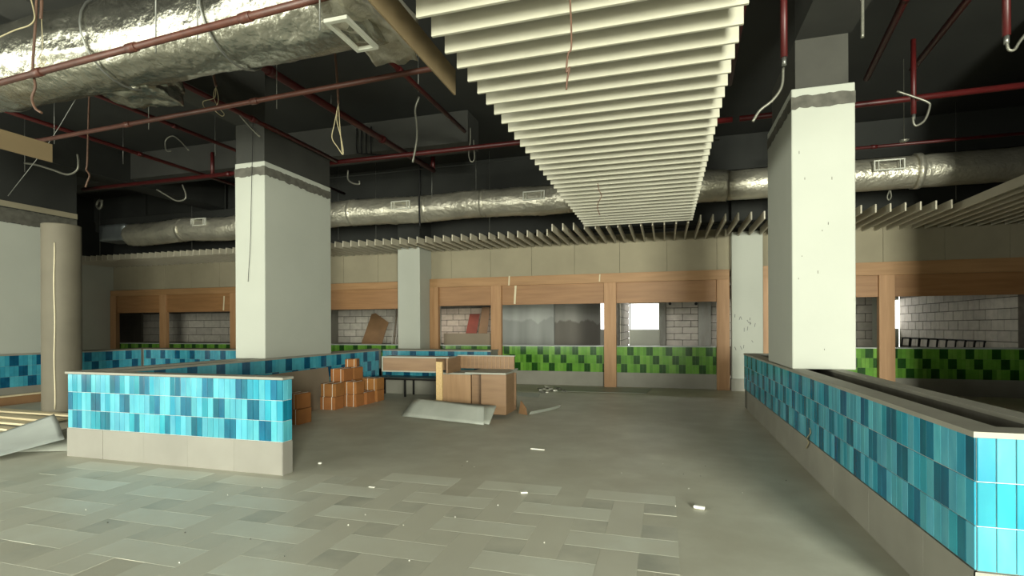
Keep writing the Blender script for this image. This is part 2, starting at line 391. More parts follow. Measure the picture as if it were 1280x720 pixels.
obj('cap', boxes((-6.03, -3.48, 10.30, 10.82, PT, CT)), M_stone, t)
tile_stuff('tile_facing', t, (-6.04, 10.32), (1, 0), 34, .0747, PB, RH, 3, B2)
obj('skirting', boxes((-6.04, -3.5, 10.31, 10.32, 0, PB)), M_skirt2, t)
# --- far left wall
t = thing('tiled_low_wall', (-12.2, 7, 0), 'low dark blue tiled wall under the wide pale wall pier', 'low wall')
obj('core', boxes((-12.75, -12.14, 2.0, 9.55, 0, PT)), M_stone, t)
obj('cap', boxes((-12.77, -12.12, 2.0, 9.53, PT, CT)), M_stone, t)
tile_stuff('tile_facing', t, (-12.14, 3.0), (0, 1), 87, .075, PB, RH, 4, B2, rot=math.pi/2)
obj('skirting', boxes((-12.14, -12.13, 3.0, 9.55, 0, PB)), M_skirt2, t)
t = thing('tiled_low_wall', (-9.9, 9.7, 0), 'low blue tiled cross wall in front of the shop front behind the round column', 'low wall')
obj('core', boxes((-12.75, -7.4, 9.60, 10.1, 0, PT)), M_stone, t)
obj('cap', boxes((-12.77, -7.38, 9.58, 10.12, PT, CT)), M_stone, t)
tile_stuff('tile_facing', t, (-12.13, 9.60), (1, 0), 62, .0747, PB, RH, 1, B2)
obj('skirting', boxes((-12.13, -7.4, 9.59, 9.60, 0, PB)), M_skirt2, t)

# --- right planter with trough
pr = .0767
t = thing('tiled_planter', (1.62, 6, 0), 'blue tiled planter with an empty open trough and grey stone rim', 'planter')
rx0, rx1, ry0, ry1 = 1.36, 1.89, 2.885, 10.15
obj('core', boxes((rx0+.008, rx0+.15, ry0+.008, ry1, 0, PT), (rx1-.11, rx1, ry0+.008, ry1, 0, PT), (rx0+.15, rx1-.11, ry0+.008, ry0+.15, 0, PT), (rx0+.15, rx1-.11, ry1-.15, ry1, 0, PT), (rx0+.15, rx1-.11, ry0+.15, ry1-.15, 0, .45)), M_inner, t)
obj('rim', boxes((rx0-.012, rx0+.155, ry0-.012, ry1+.01, PT, CT), (rx1-.115, rx1+.012, ry0-.012, ry1+.01, PT, CT), (rx0+.155, rx1-.115, ry0-.012, ry0+.155, PT, CT), (rx0+.155, rx1-.115, ry1-.155, ry1+.01, PT, CT)), M_stone, t)
obj('grout_bed', boxes((rx0+.0075, rx0+.012, ry0+.0075, ry1, PB, PT), (rx0+.012, rx1, ry0+.0075, ry0+.012, PB, PT)), M_grout, t)
mR = [tile_mesh('tile', pr, RH, m) for m in (M_bl, M_bm, M_bd)]
# west face: local -Y must look to -X -> rotate -90 deg, run towards -Y
ys = ry0+.008
for i in range(95):
    for r in range(3):
        q = random.random(); k = (i - {2: 5, 1: 3, 0: 1}[r]) % 6
        me = mR[2] if k < 2 and q > .05 else (mR[1] if q < .17 else mR[0])
        if i == 0 and r == 2: me = mR[2]
        o = inst('tile', me, (rx0+.008, ys+pr*(i+1), PB+RH*r), t, (0, 0, -math.pi/2))
        if i*3+r > 285: o['kind'] = 'part_far'
for o in [c for c in t.children if c.get('kind') == 'part_far']: del o['kind']
pf = .0735
mF = [tile_mesh('tile', pf, RH, m) for m in (M_bl, M_bm, M_bd)]
for i in range(7):
    for r in range(3):
        me = {2: (1, 0, 0, 0, 1, 0, 0), 1: (1, 1, 1, 0, 0, 1, 2), 0: (0, 0, 0, 0, 0, 1, 0)}[r][i]
        inst('tile', mF[me], (rx0+.006+pf*i, ry0+.008, PB+RH*r), t)
me = mesh('skirting_slab', bevel(boxes((-.012, 0, 0, .797, 0, PB-.003)), .002), M_skirt2)
for k in range(9): inst('skirting_slab', me, (rx0+.008, ry0-.3+.8*k if k else ry0, 0), t) if k else obj('skirting_slab', boxes((rx0-.004, rx0+.008, ry0-.004, ry0+.497, 0, PB-.003)), M_skirt2, t)
obj('skirting_slab', boxes((rx0-.004, rx1, ry0-.005, ry0+.008, 0, PB-.003)), M_skirt, t)

# ---------------------------------------------------------------- floor tiles in the pinwheel pattern
fl = bpy.data.objects['floor']; U = .2447
def ft(nm, a, b, m): return mesh(nm, bevel(boxes((0.0012, a*U-.0012, .0012, b*U-.0012, -.01, .0018)), .0008), m)
fh, fv_, fd, fm = ft('floor_tile', 3, 1, M_tl), ft('floor_tile', 1, 3, M_tv), ft('floor_tile', 1, 1, M_td), ft('floor_tile', 1, 1, M_tm)
X0, Y0 = -.655, 3.43
for j in range(-4, 6):
    for i in range(-9, 3):
        hx = X0+U*(4*i+(2 if j % 2 else 0)); hy = Y0+2*U*j
        for me, dx, dy, wx, wy in ((fh, 0, 0, 3, 1), (fv_, -1, -1, 1, 3), (fd, 0, 1, 1, 1), (fm if (i+j) % 2 else fd, 2, 1, 1, 1)):
            xx, yy = hx+dx*U, hy+dy*U
            if xx+wx*U > .12 or xx < -6.4 or yy < 1.75 or yy+wy*U > 4.75: continue
            if xx < ax1+.05 and yy+wy*U > ay0-.02: continue
            inst('floor_tile', me, (xx, yy, 0), fl)

# ---------------------------------------------------------------- shop fronts in timber
YW = 12.72
def front(label, x0, x1, posts, zb, zt_):
    t = thing('timber_shop_front', ((x0+x1)/2, YW+.05, 0), label, 'shop front')
    obj('top_beam', bevel(boxes((x0, x1, YW-.02, YW+.08, 2.515, zt_)), .003), M_wood, t)
    xs = [x0]+[p for q in posts for p in q]+[x1]
    for k in range(0, len(xs), 2):
        if xs[k+1]-xs[k] > .1: obj('header_panel', bevel(boxes((xs[k], xs[k+1], YW+.03, YW+.06, zb, 2.515)), .002), M_woodh, t)
    for a, b in posts: obj('post', bevel(boxes((a, b, YW-.03, YW+.10, 0, 2.515)), .004), M_woodp, t)
    return t
f1 = front('brown timber shop front frame running behind the round column', -17.5, -6.7, [(-17.5, -17.25), (-15.39, -15.14), (-12.62, -12.36), (-9.6, -9.35)], 1.965, 2.70)
f2 = front('brown timber shop front frame between the two slim white columns', -6.02, 1.40, [(-6.02, -5.77), (-4.30, -4.02), (-1.42, -1.13), (1.13, 1.40)], 2.02, 2.74)
f3 = front('brown timber shop front frame behind the trough planter', 2.09, 11.5, [(2.09, 2.25), (4.32, 4.61), (7.6, 7.88)], 2.06, 2.79)
for tt, L in ((f2, [(644, 380, 357, .035), (637, 357, 345, .025), (750, 352, 343, .02)]), (f1, [(279, 388, 370, .03)])):
    for u, v0, v1, wd in L:
        a = PY(u, v0, YW-.005); b = PY(u, v1, YW-.005); yy = YW+.027 if v0 > 360 or u < 300 else YW-.023
        M = Matrix.Translation((a.x, yy, (a.z+b.z)/2)) @ Matrix.Rotation(.06, 4, 'Y')
        bm = bmesh.new(); box(bm, -wd, wd*.4, -.002, .003, -(b.z-a.z)/2, (b.z-a.z)/2, M=M); obj('sealant_smear', bm, M_seal, tt)
# green tiled counters
def counter(label, x0, x1, phase):
    t = thing('tiled_counter', ((x0+x1)/2, 13.0, 0), label, 'counter')
    obj('core', boxes((x0, x1, YW+.115, YW+.5, 0, .965)), M_groutg, t)
    obj('top', bevel(boxes((x0, x1, YW+.105, YW+.55, .965, .985)), .002), M_lam2, t)
    n = int((x1-x0)/.0742)
    tile_stuff('tile_facing', t, (x0, YW+.115), (1, 0), n, .0742, .345, .2065, phase, G2)
    obj('skirting', boxes((x0, x1, YW+.103, YW+.115, 0, .345)), M_skirt2, t)
counter('green tiled counter behind the blue cross wall', -17.5, -6.7, 2)
counter('bright green tiled counter between the two slim white columns', -6.0, 1.13, 3)
counter('green tiled counter in deep shade behind the trough planter', 2.25, 11.4, 1)

# ---------------------------------------------------------------- kiosk rooms behind
YK = 16.5
struct('ceiling_kiosks', boxes((-27, 12, 12.98, 15.1, 2.62, 2.8), (-27, -11.6, 15.24, 19.6, 2.62, 2.8), (-11.6, -7.5, 15.36, 19.6, 2.62, 2.8), (-7.5, 2.4, 15.9, 19.6, 2.62, 2.8), (2.4, 12, 15.1, 19.6, 2.62, 2.8), (11, 12, 15.0, 15.1, 2.6, 2.62)), M_rawc)  # unseen roof strips left open, added to bring sky light onto the rear walls
def blockwall(name, x0, x1, z0, z1, y, mat=M_block, west=False, bl=.44, bh=.2, skip=None):
    """a run of blocks facing -Y (or facing -X when west) on a mortar bed"""
    if west: o = struct(name, boxes((y+.012, y+.15, x0, x1, 0, 2.62)), M_mort)
    else: o = struct(name, boxes((x0, x1, y+.012, y+.15, 0, 2.62)), M_mort)
    me_f = {}
    z = z0; r = 0
    while z < z1-.05:
        xx = x0-(bl/2 if r % 2 else 0)
        while xx < x1-.03:
            a, b = max(xx, x0), min(xx+bl, x1)
            if b-a > .06:
                key = round(b-a, 2)
                if key not in me_f:
                    g = .008
                    bx_ = boxes((g, key-g, 0, .03, g, bh-g)) if not west else boxes((0, .03, g, key-g, g, bh-g))
                    me_f[key] = mesh('block', bevel(bx_, .006), mat)
                dj = random.uniform(0, .006)
                loc = (a, y+dj, z) if not west else (y+dj, a, z)
                inst('block', me_f[key], loc, o)
            xx += bl
        z += bh; r += 1
    return o
# window runs and walls along the kiosk rear
blockwall('wall_kiosk_1', -20.9, -16.0, .9, 2.1, YK, bl=.80, bh=.29)
struct('wall_kiosk_2', boxes((-27, -20.9, YK-.05, YK+.15, 0, 2.62), (-27, -26.9, 12.98, YK-.05, 0, 2.62), (-27, -17.75, 12.88, 12.98, 0, 2.62)), M_plast2)
struct('wall_kiosk_3', boxes((-16.0, -11.5, YK, YK+.15, 0, 2.62)), M_plast2)
blockwall('wall_kiosk_4', -11.5, -8.2, .9, 2.1, YK, bl=.5, bh=.24)
struct('wall_kiosk_5', boxes((-8.2, -7.4, YK-.03, YK+.15, 0, 2.62)), M_plast)
blockwall('wall_kiosk_6', -7.4, -5.3, .9, 2.1, YK, mat=M_pink)
struct('wall_kiosk_7', boxes((-5.3, -3.42, YK-.12, YK+.15, 0, 2.62)), M_stain)
struct('wall_kiosk_8', boxes((-3.42, -1.96, YK, YK+.15, 0, 2.62)), M_stain2)
struct('wall_kiosk_10', boxes((-1.96, -1.2, YK, YK+.15, 0, 1.37), (-1.96, -1.2, YK, YK+.15, 2.2, 2.62)), M_plast)
struct('wall_kiosk_11', boxes((-1.2, -1.10, 13.3, YK, 0, 2.62), (-1.2, -1.10, 12.99, 13.3, .99, 2.62)), M_mort)
# east face of the same divider, seen from the counter
dv_ = struct('wall_kiosk_12', boxes((-1.10, -1.094, 13.3, YK, 0, 2.62), (-1.10, -1.094, 12.99, 13.3, .99, 2.62)), M_mort)
for r in range(7):
    y = 13.0-(.22 if r % 2 else 0)
    while y < YK-.03:
        a, b = max(y, 13.3), min(y+.44, YK)
        if b-a > .06: obj('block', bevel(boxes((-1.094, -1.07, a+.008, b-.008, .9+.2*r+.008, 1.1+.2*r-.008)), .005), M_block, dv_)
        y += .44
struct('wall_kiosk_13', boxes((-1.07, -.15, YK, YK+.15, 0, 1.365), (-1.07, -.15, YK, YK+.15, 2.16, 2.62)), M_wl)
struct('wall_kiosk_14', boxes((-.15, .02, YK-.04, YK+.15, 0, 2.62)), M_plast)
blockwall('wall_kiosk_15', .02, .95, .85, 2.2, YK, bl=.48, bh=.194)
struct('wall_kiosk_16', boxes((.95, 1.30, YK-.1, YK+.15, 0, 2.62)), M_plast)
blockwall('wall_kiosk_17', 1.30, 5.6, .85, 2.2, YK, bl=.42, bh=.235)
struct('wall_kiosk_18', boxes((5.6, 7.0, 19.0, 19.15, 0, 1.36), (5.6, 7.0, 19.0, 19.15, 2.25, 2.62), (5.45, 5.6, YK, 19.15, 0, 2.62)), M_wl)
blockwall('wall_kiosk_19', 13.3, 19.0, .85, 2.2, 7.0, west=True, bl=.46, bh=.24)
struct('window_1', boxes((-1.07, -1.03, YK+.05, YK+.1, 1.365, 2.16), (-.19, -.15, YK+.05, YK+.1, 1.365, 2.16)), M_wl)

def slab(name, label, cat, corners, th, mat, group=None, label_kw=None):
    """thin rigid sheet from 4 corners (real positions), thickness th"""
    P = [Vector(c) for c in corners]; n = (P[1]-P[0]).cross(P[3]-P[0]).normalized()
    bm = bmesh.new(); A = [bm.verts.new(p) for p in P]; B = [bm.verts.new(p+n*th) for p in P]
    bm.faces.new(A[::-1]); bm.faces.new(B); k = len(P)
    for i in range(k): bm.faces.new((A[i], A[(i+1)%k], B[(i+1)%k], B[i]))
    return tag(obj(name, bm, mat), label, cat, group)
def poly_board(name, label, cat, pxs, y0, mat, lean=.25, th=.018, group=None):
    """irregular board leaning against the block wall; outline given on its own plane"""
    pts = [PY(u, v, y0) for u, v in pxs]; zmin = min(p.z for p in pts); 
    P = [Vector((p.x, p.y+lean*(p.z-zmin), p.z)) for p in pts]
    lo = [p for p in P]
    n = Vector((0, -1, lean)).normalized()
    bm = bmesh.new(); A = [bm.verts.new(p) for p in P]; B = [bm.verts.new(p+n*th) for p in P]
    bm.faces.new(A); bm.faces.new(B[::-1]); k = len(P)
    for i in range(k): bm.faces.new((A[i], A[(i+1)%k], B[(i+1)%k], B[i]))
    return tag(obj(name, bm, mat), label, cat, group)
poly_board('plywood_offcut', 'brown five-sided board leaning on the block wall beside dark battens', 'board', [(436, 475), (443, 431), (449, 392), (454, 391), (473, 403), (471, 415), (469, 431), (466, 475)], 15.6, M_brnb, .35)
poly_board('red_board', 'red board leaning on the pinkish block wall', 'board', [(572, 475), (574, 430), (577, 392), (590, 392), (588, 430), (587, 475)], 15.7, M_redb, .35)
poly_board('brown_board', 'reddish brown board leaning beside the red board', 'board', [(589, 475), (591, 430), (592, 383), (602, 383), (603, 475)], 15.5, M_brnb, .35)
for k in range(6):
    xx = -9.08+.075*k
    bm = bmesh.new(); M = Matrix.Translation((xx, 15.9, 0)) @ Matrix.Rotation(.02, 4, 'Y') @ Matrix.Rotation(-.16, 4, 'X')
    box(bm, 0, .035, 0, .03, 0, 2.25, M=M)
    tag(obj('batten', bm, M_brd if k % 2 else M_block), 'thin upright batten leaning on the kiosk wall, %s from the five-sided board' % ORD[k], 'batten', 'battens in the kiosk')
slab('counter_board', 'low brown board closing the kiosk opening below the red board', 'board', [(-5.74, 13.0, .985), (-4.36, 13.0, .985), (-4.36, 13.0, 1.29), (-5.74, 13.0, 1.29)], .02, M_brd)
for k in range(2):
    p = PY((780+540/6, 780+345/6)[k], 330+298/6, YK-.02)
    bm = bmesh.new(); tube(bm, [p+Vector((0, -.02, 0)), p+Vector((0, .03, 0))], .045, 12); 
    o = tag(obj('conduit_hole', bm, M_black), ('round black hole cored through the block wall next to the plaster pier', 'round black hole cored through the block wall near the bright window')[k], 'hole')

# stacked stools behind the counter
for k in range(9):
    x_ = 5.10+.17*k; y_ = 13.75; sl = .10; hh = 1.17-.008*k
    t = thing('folding_stool', (x_, y_, 0), 'black tubular folded stool behind the dark green counter, %s from the timber post' % ORD[k], 'stool', 'folded stools behind the dark counter')
    for dy in (-.2, .2):
        obj('leg', tube(bmesh.new(), [(x_, y_+dy, 0), (x_+sl*.6, y_+dy, .7), (x_+sl, y_+dy*.95, hh-.03)], .016, 6), M_black, t)
        obj('leg', tube(bmesh.new(), [(x_+.1, y_+dy*.82, 0), (x_+.06, y_+dy*.82, .85)], .014, 6), M_black, t)
    obj('back_rail', tube(bmesh.new(), smooth_pts([(x_+sl, y_-.19, hh-.03), (x_+sl+.01, y_-.17, hh), (x_+sl+.01, y_+.17, hh), (x_+sl, y_+.19, hh-.03)]), .02, 6), M_black, t)
    obj('seat', boxes((x_+.075, x_+.10, y_-.15, y_+.15, .45, .80)), M_black, t)

# ---------------------------------------------------------------- slatted ceilings
t = thing('slatted_ceiling_raft', (-.52, 7, 3.47), 'large hanging raft of cream slats, cables poking through it', 'slatted ceiling')
me = mesh('slat', bevel(boxes((-1.55, .511, -.012, .012, 0, .16)), .002), M_slat)
y = 3.092-.2305*5
while y < 10.65:
    inst('slat', me, (0, y, 3.47), t); y += .2305
for xx in (-1.30, .22): obj('carrier_rail', boxes((xx, xx+.04, 1.9, 10.65, 3.63, 3.67)), M_black, t)
t = thing('slatted_ceiling', (-6, 12, 3.46), 'long lower ceiling of thin beige slats along the back wall', 'slatted ceiling')
def slat_m(y0): return mesh('slat', bevel(boxes((-.013, .013, y0, 12.83, 0, .15)), .002), M_slat2)
ma, mb, mc_ = slat_m(11.28), slat_m(10.75), slat_m(7.4)
x = -17.45
while x < 9.5:
    if x < 1.3 or x > 2.15: 
        me = ma if x < -2.4 else (mb if x < 4.95 else mc_)
        if not (-6.72 < x < -5.98): inst('slat', me, (x, 0, 3.47), t)
        else: obj('slat', boxes((x-.013, x+.013, 11.28, 12.13, 3.47, 3.62)), M_slat2, t)
    else: obj('slat', boxes((x-.013, x+.013, 10.75, 12.6, 3.47, 3.62)), M_slat2, t)
    x += .2265
for yy in (11.75, 12.02): obj('carrier_rail', boxes((-17.5, 9.5, yy, yy+.03, 3.62, 3.66)), M_dark, t)

# MDF edge boards
def edgeboard(label, x, y0, y1):
    tag(obj('edge_board', bevel(boxes((x-.016, x, y0, y1, 3.47, 3.69)), .002), M_mdf), label, 'board')
edgeboard('tan MDF edge board hanging beside the cream slat raft', -1.74, 2.2, 4.21)
edgeboard('tan MDF edge board hanging near the grey-topped wall pier', -7.12, 2.7, 4.49)

# ---------------------------------------------------------------- ducts
def duct(x0, x1, y, z, r, seam, rough=1., seg=56, sag=None):
    bm = bmesh.new(); n = int(abs(x1-x0)/.045)
    pts = [Vector((x0+(x1-x0)*i/n, y+(sag(x0+(x1-x0)*i/n)[0] if sag else 0), z+(sag(x0+(x1-x0)*i/n)[1] if sag else 0))) for i in range(n+1)]
    def rf(i, a, p):
        q = Vector((p.x*1.3, math.cos(a)*2.2, math.sin(a)*2.2+seam))
        v = noise.fractal(q*1.6, 1., 2., 4)*.045 + abs(noise.noise(q*4.1))*.035*rough + (abs(noise.noise(q*9.7))*.02+abs(noise.noise(Vector((p.x*2.5, math.cos(a)*9, math.sin(a)*9))))*.02)*rough
        return r*(1+v)
    return tube(bm, pts, r, seg, True, rf)
t = thing('foil_duct', (-5.3, 3.92, 3.9), 'big foil-wrapped round air duct with two square branches near the ceiling', 'duct')
obj('duct_body', duct(-8.4, -2.30, 3.92, 4.30, .385, 0, 1.), M_foil, t)
def crumple_box(x0, x1, y0, y1, z0, z1, amp=.03, cuts=9):
    bm = bmesh.new(); box(bm, x0, x1, y0, y1, z0, z1)
    bmesh.ops.subdivide_edges(bm, edges=list(bm.edges), cuts=cuts, use_grid_fill=True)
    for v in bm.verts: v.co += noise.noise_vector(v.co*6)*amp + noise.noise_vector(v.co*14)*amp*.4
    for f in bm.faces: f.smooth = True
    return bm
obj('branch_box', crumple_box(-2.63, -2.2, 3.0, 4.43, 3.95, 4.32, .05, 16), M_foil2, t)
obj('branch_box', crumple_box(-5.72, -5.08, 4.03, 4.50, 3.93, 4.17, .06, 12), M_foil, t)
gx0, gx1, gy0, gy1, gz = -2.58, -2.37, 3.53, 4.0, 3.86
g = obj('grille', boxes((gx0, gx1, gy0, gy0+.035, gz, gz+.03), (gx0, gx1, gy1-.035, gy1, gz, gz+.03), (gx0, gx0+.035, gy0+.035, gy1-.035, gz, gz+.03), (gx1-.035, gx1, gy0+.035, gy1-.035, gz, gz+.03)), M_grille, t)
obj('louvre', boxes((gx0+.035, gx1-.035, gy0+.035, gy1-.035, gz+.008, gz+.05), (gx0+.035, gx1-.035, gy1-.12, gy1-.11, gz+.004, gz+.02)), M_gdark, g)
for xx in (-7.06, -5.2, -3.8):
    bm = bmesh.new(); tube(bm, [(xx, 3.92+.415*math.cos(a*math.pi/12), 4.30+.415*math.sin(a*math.pi/12)) for a in range(25)], .01, 5, False); obj('strap', bm, M_rod, t)

t = thing('foil_duct', (-4, 11.2, 3.95), 'slim foil-wrapped duct running the whole back wall above the slats', 'duct')
def sg(x):
    return (.10*noise.noise(Vector((x*.35, 3, 0))), .05*noise.noise(Vector((x*.6, 0, 5))) + (-.14 if x < -11.2 else (0 if x > -10.2 else -.14*(1-(x+11.2)))))
obj('duct_body', duct(-14.6, 1.2, 11.2, 4.26, .30, 7, 1.8, 40, sg), M_foil2, t)
obj('duct_body', duct(1.2, 7.8, 11.25, 4.27, .29, 9, .5, 22, None), M_foil2, t)
obj('transition', crumple_box(-15.5, -14.55, 10.95, 11.5, 3.95, 4.4, .01, 5), M_tin, t)
for u, v in ((250, 278), (502, 257), (668, 245), (1110, 207)):
    p = PY(u, v, 10.93); a = .24; h = .075
    g = obj('grille', boxes((p.x-a, p.x+a, 10.86, 10.90, p.z-h-.02, p.z-h), (p.x-a, p.x+a, 10.86, 10.90, p.z+h, p.z+h+.02), (p.x-a, p.x-a+.02, 10.86, 10.9, p.z-h, p.z+h), (p.x+a-.02, p.x+a, 10.86, 10.9, p.z-h, p.z+h), (p.x-a+.07, p.x-a+.08, 10.86, 10.9, p.z-h, p.z+h), (p.x+a-.08, p.x+a-.07, 10.86, 10.9, p.z-h, p.z+h)), M_grille, t)
    obj('louvre', boxes((p.x-a+.02, p.x+a-.02, 10.875, 11.05, p.z-h, p.z+h)), M_gdark, g)
for xx in (-12.6, -10.0, -8.25, -7.3, -5.35, -3.95, -2.0, 2.9, 4.4):
    bm = bmesh.new(); q = sg(xx) if xx < 1.2 else (0, 0)
    tube(bm, [(xx-.05, 11.2+q[0], 4.26+q[1]), (xx+.05, 11.2+q[0], 4.26+q[1])], .32, 20, True, lambda i, a, p: .318+.02*noise.noise(Vector((p.x*9, math.cos(a)*3, math.sin(a)*3)))); obj('collar', bm, M_foil2, t)
# rectangular metal duct behind
tag(obj('metal_duct', bevel(boxes((-16.8, -7.6, 11.75, 12.15, 4.42, 4.80)), .01), M_dark), 'flat dark rectangular duct behind the foil duct', 'duct')
for xx in (-15, -12, -9): obj('hanger', boxes((xx, xx+.03, 11.9, 11.93, 4.80, ZC)), M_dark, bpy.data.objects['metal_duct'])

# ---------------------------------------------------------------- red pipes
def pipe(label, a, b, r, mat=M_red, fit=(), drops=()):
    a, b = Vector(a), Vector(b)
    t = thing('pipe', (a+b)/2, label, 'pipe')
    obj('run', tube(bmesh.new(), [a, b], r, 10), mat, t)
    for f in fit:
        p = a.lerp(b, f); d = (b-a).normalized()
        obj('coupling', tube(bmesh.new(), [p-d*.05, p+d*.05], r*1.3, 10), mat, t)
    for f, z in drops:
        p = a.lerp(b, f); obj('riser', tube(bmesh.new(), [p, Vector((p.x, p.y, z))], r*.9, 8), mat, t)
    return t
a, b = PZ(-20, 108.5, 3.72), PZ(420, -8, 3.72)
pipe('oxide red pipe passing in front of the big foil duct', a, b, .028, M_rust, (.2, .5, .8))
a, b = PZ(37, 178, 4.10), PZ(560, 82, 4.10)
pipe('oxide red pipe passing below the big foil duct', a, b, .028, M_rust, (.02, .3, .62))
pipe('red sprinkler main crossing behind both big columns', (-12.7, 8.62, 4.62), (1.0, 8.62, 4.62), .042, M_red, (.3, .46, .8), ((.27, 5.1),))
pipe('red sprinkler main crossing to the right of the trough planter column', (1.1, 8.62, 4.62), (4.68, 8.40, 4.58), .042, M_red, (.25,), ((.27, 5.0), (.38, 5.2)))
pipe('heavy red pipe running to the back above the boxes, beside hanging wire loops', (-5.16, 3.8, 4.9), (-4.87, 10.5, 4.9), .055, M_red, (.3, .7), ((.995, 5.2),))
pipe('red branch pipe passing above the column on the long blue planter', (-6.0, 4.4, 4.62), (-5.98, 8.56, 4.62), .036, M_red, (.5,))
pipe('red branch pipe running to the back beside the cream slat raft', (-3.43, 4.0, 4.9), (-3.37, 8.56, 4.9), .035, M_red, (.5,))
pipe('thin red branch pipe above the round column', (-10.0, 3.8, 4.9), (-9.9, 11.8, 4.9), .035, M_red, (.5,))
pipe('thin red branch pipe above the tan MDF board by the wall pier', (-8.2, 3.8, 4.95), (-8.0, 11.8, 4.95), .032, M_red, (.4,))
pipe('red pipe slanting in the dark ceiling right of the trough planter column', (2.2, 4.5, 4.95), (2.75, 8.5, 4.95), .04, M_red, (.5,))
pipe('second red pipe in the dark ceiling right of the trough planter column', (3.0, 4.5, 5.0), (3.3, 8.5, 5.0), .04, M_red, (.5,))
pipe('thin red pipe above the foil duct, near the dark back corner', (2.0, 10.95, 4.70), (7.5, 10.9, 4.70), .028, M_red, (.3,))
pipe('thin red pipe between the slat raft and the trough planter column', (.75, 4.2, 4.9), (.9, 8.0, 4.9), .03, M_red, (.3,))
def drop(label, u, v0, v1, y, r=.03):
    a, b = PY(u, v0, y), PY(u, v1, y)
    t = thing('sprinkler_drop', b, label, 'pipe')
    obj('run', tube(bmesh.new(), [Vector((b.x, b.y, max(a.z, 4.9))), b], r, 10), M_red, t)
    obj('nozzle', tube(bmesh.new(), [b, b-Vector((0, 0, .07))], r*.7, 8), M_rod, t)
drop('red sprinkler drop pipe with hose between slat raft and trough planter column', 980, 0, 72, 5.2)
drop('red sprinkler drop pipe with curled hose over the dark right side', 1258, 0, 45, 5.6)
drop('red sprinkler drop pipe with looped hose right of the trough planter column', 1142, 80, 143, 7.4, .028)

# ---------------------------------------------------------------- hoses, cables, rods
def hang(name, label, pxs, y, r, mat, group=None, cat='cable', dy=0.):
    pts = [PY(u, v, y+dy*i) for i, (u, v) in enumerate(pxs)]
    return tag(obj(name, tube(bmesh.new(), smooth_pts(pts), r, 6), mat), label, cat, group)
hs = 'flexible_hose'
hang(hs, 'white flexible hose hanging down from the drop pipe beside the slat raft', [(979, 85), (977, 108), (966, 125), (950, 138), (941, 152)], 5.2, .013, M_hose, cat='hose')
hang(hs, 'looped flexible hose on the drop pipe right of the trough planter column', [(1141, 146), (1142, 154), (1146, 157), (1156, 150), (1162, 134), (1160, 128), (1145, 122), (1121, 114)], 7.33, .014, M_hose, cat='hose')
hang(hs, 'flexible hose curling up from the drop pipe over the dark right side', [(1258, 52), (1261, 62), (1268, 62), (1274, 53), (1284, 40)], 5.6, .013, M_hose, cat='hose')
hang(hs, 'straight grey hose end with red tip hanging beside the ceiling beam', [(1078, -30), (1078, 5), (1078, 25), (1078, 47)], 5.0, .014, M_hose, cat='hose')
hang(hs, 'long flexible hose sagging below the tan MDF board at the wall pier', [(31, 204), (45, 206), (65, 212), (84, 218), (96, 213), (98, 203), (97, 193)], 6.6, .018, M_hose, cat='hose')
hang(hs, 'flexible hose bent over like a hook left of the planter column', [(214, 189), (208, 188), (207, 176), (215, 170), (224, 175), (236, 188)], 8.6, .014, M_hose, cat='hose')
hang(hs, 'straight white hose end touching the top of the planter column', [(293, 135), (305, 150), (317, 163), (325, 171)], 6.5, .015, M_hose, cat='hose')
hang(hs, 'flexible hose sagging above the slim foil duct by the planter column', [(196, 237), (208, 244), (221, 251), (231, 249), (232, 242), (228, 231)], 8.6, .017, M_hose, cat='hose')
hang(hs, 'short bent hose under the red main right of the planter column', [(435, 213), (435, 224), (441, 229), (449, 230), (449, 226)], 8.6, .016, M_hose, cat='hose')
hang(hs, 'hose hanging straight beside the slat raft below a steel rod', [(524, 121), (519, 137), (521, 155), (521, 175), (516, 203)], 7.0, .016, M_hose, cat='hose')
hang(hs, 'narrow hose loop hanging left of the slat raft', [(588, 160), (588, 175), (586, 193), (589, 202), (593, 198), (592, 175)], 8.75, .012, M_hose, cat='hose')
hang(hs, 'small hose hook near the flat dark duct', [(128, 251), (123, 251), (121, 257), (124, 261), (127, 257), (127, 251)], 10.0, .03, M_hose, cat='hose')
hang(hs, 'tiny hose loop below the foil duct over the dark right side', [(1112, 238), (1109, 246), (1111, 250), (1114, 246), (1113, 238)], 10.6, .012, M_hose, cat='hose')
cb = 'hanging_cable'
hang(cb, 'brown corrugated conduit hanging in front of the big foil duct', [(46, -14), (45, 18), (43, 50), (41, 85), (44, 108), (40, 122), (44, 135), (52, 141)], 3.3, .011, M_cond)
hang(cb, 'white cable beside the brown conduit lying over the big foil duct', [(36, -12), (42, 12), (43, 24), (36, 32), (18, 38), (-8, 50)], 3.28, .006, M_wire)
hang(cb, 'straight orange conduit stub above the big foil duct', [(52, -10), (52, 8), (51, 24)], 3.32, .013, M_cond)
hang(cb, 'coiled thin wire bundle in front of the big foil duct', [(52, 24), (53, 60), (49, 72), (55, 82), (50, 84), (47, 74), (54, 68), (57, 78), (49, 80)], 3.3, .0035, M_wire)
hang(cb, 'red and white cable hanging below the foil duct branch', [(112, 112), (111, 140), (110, 175), (109, 205), (108, 212), (112, 219), (109, 228), (107, 234)], 6.2, .014, M_cond)
hang(cb, 'brown conduit above a loose wire coil, in front of the planter column', [(269, 78), (267, 92), (270, 108)], 5.4, .017, M_cond)
hang(cb, 'loose wire coil below a conduit, in front of the planter column', [(270, 108), (268, 122), (254, 127), (257, 136), (266, 137), (273, 126), (270, 110), (267, 120), (272, 133), (280, 142), (277, 145), (268, 138)], 5.4, .005, M_wire)
hang(cb, 'long brown conduit hanging from the end of the big foil duct', [(417, 48), (420, 80), (422, 110), (423, 130)], 5.6, .015, M_cond)
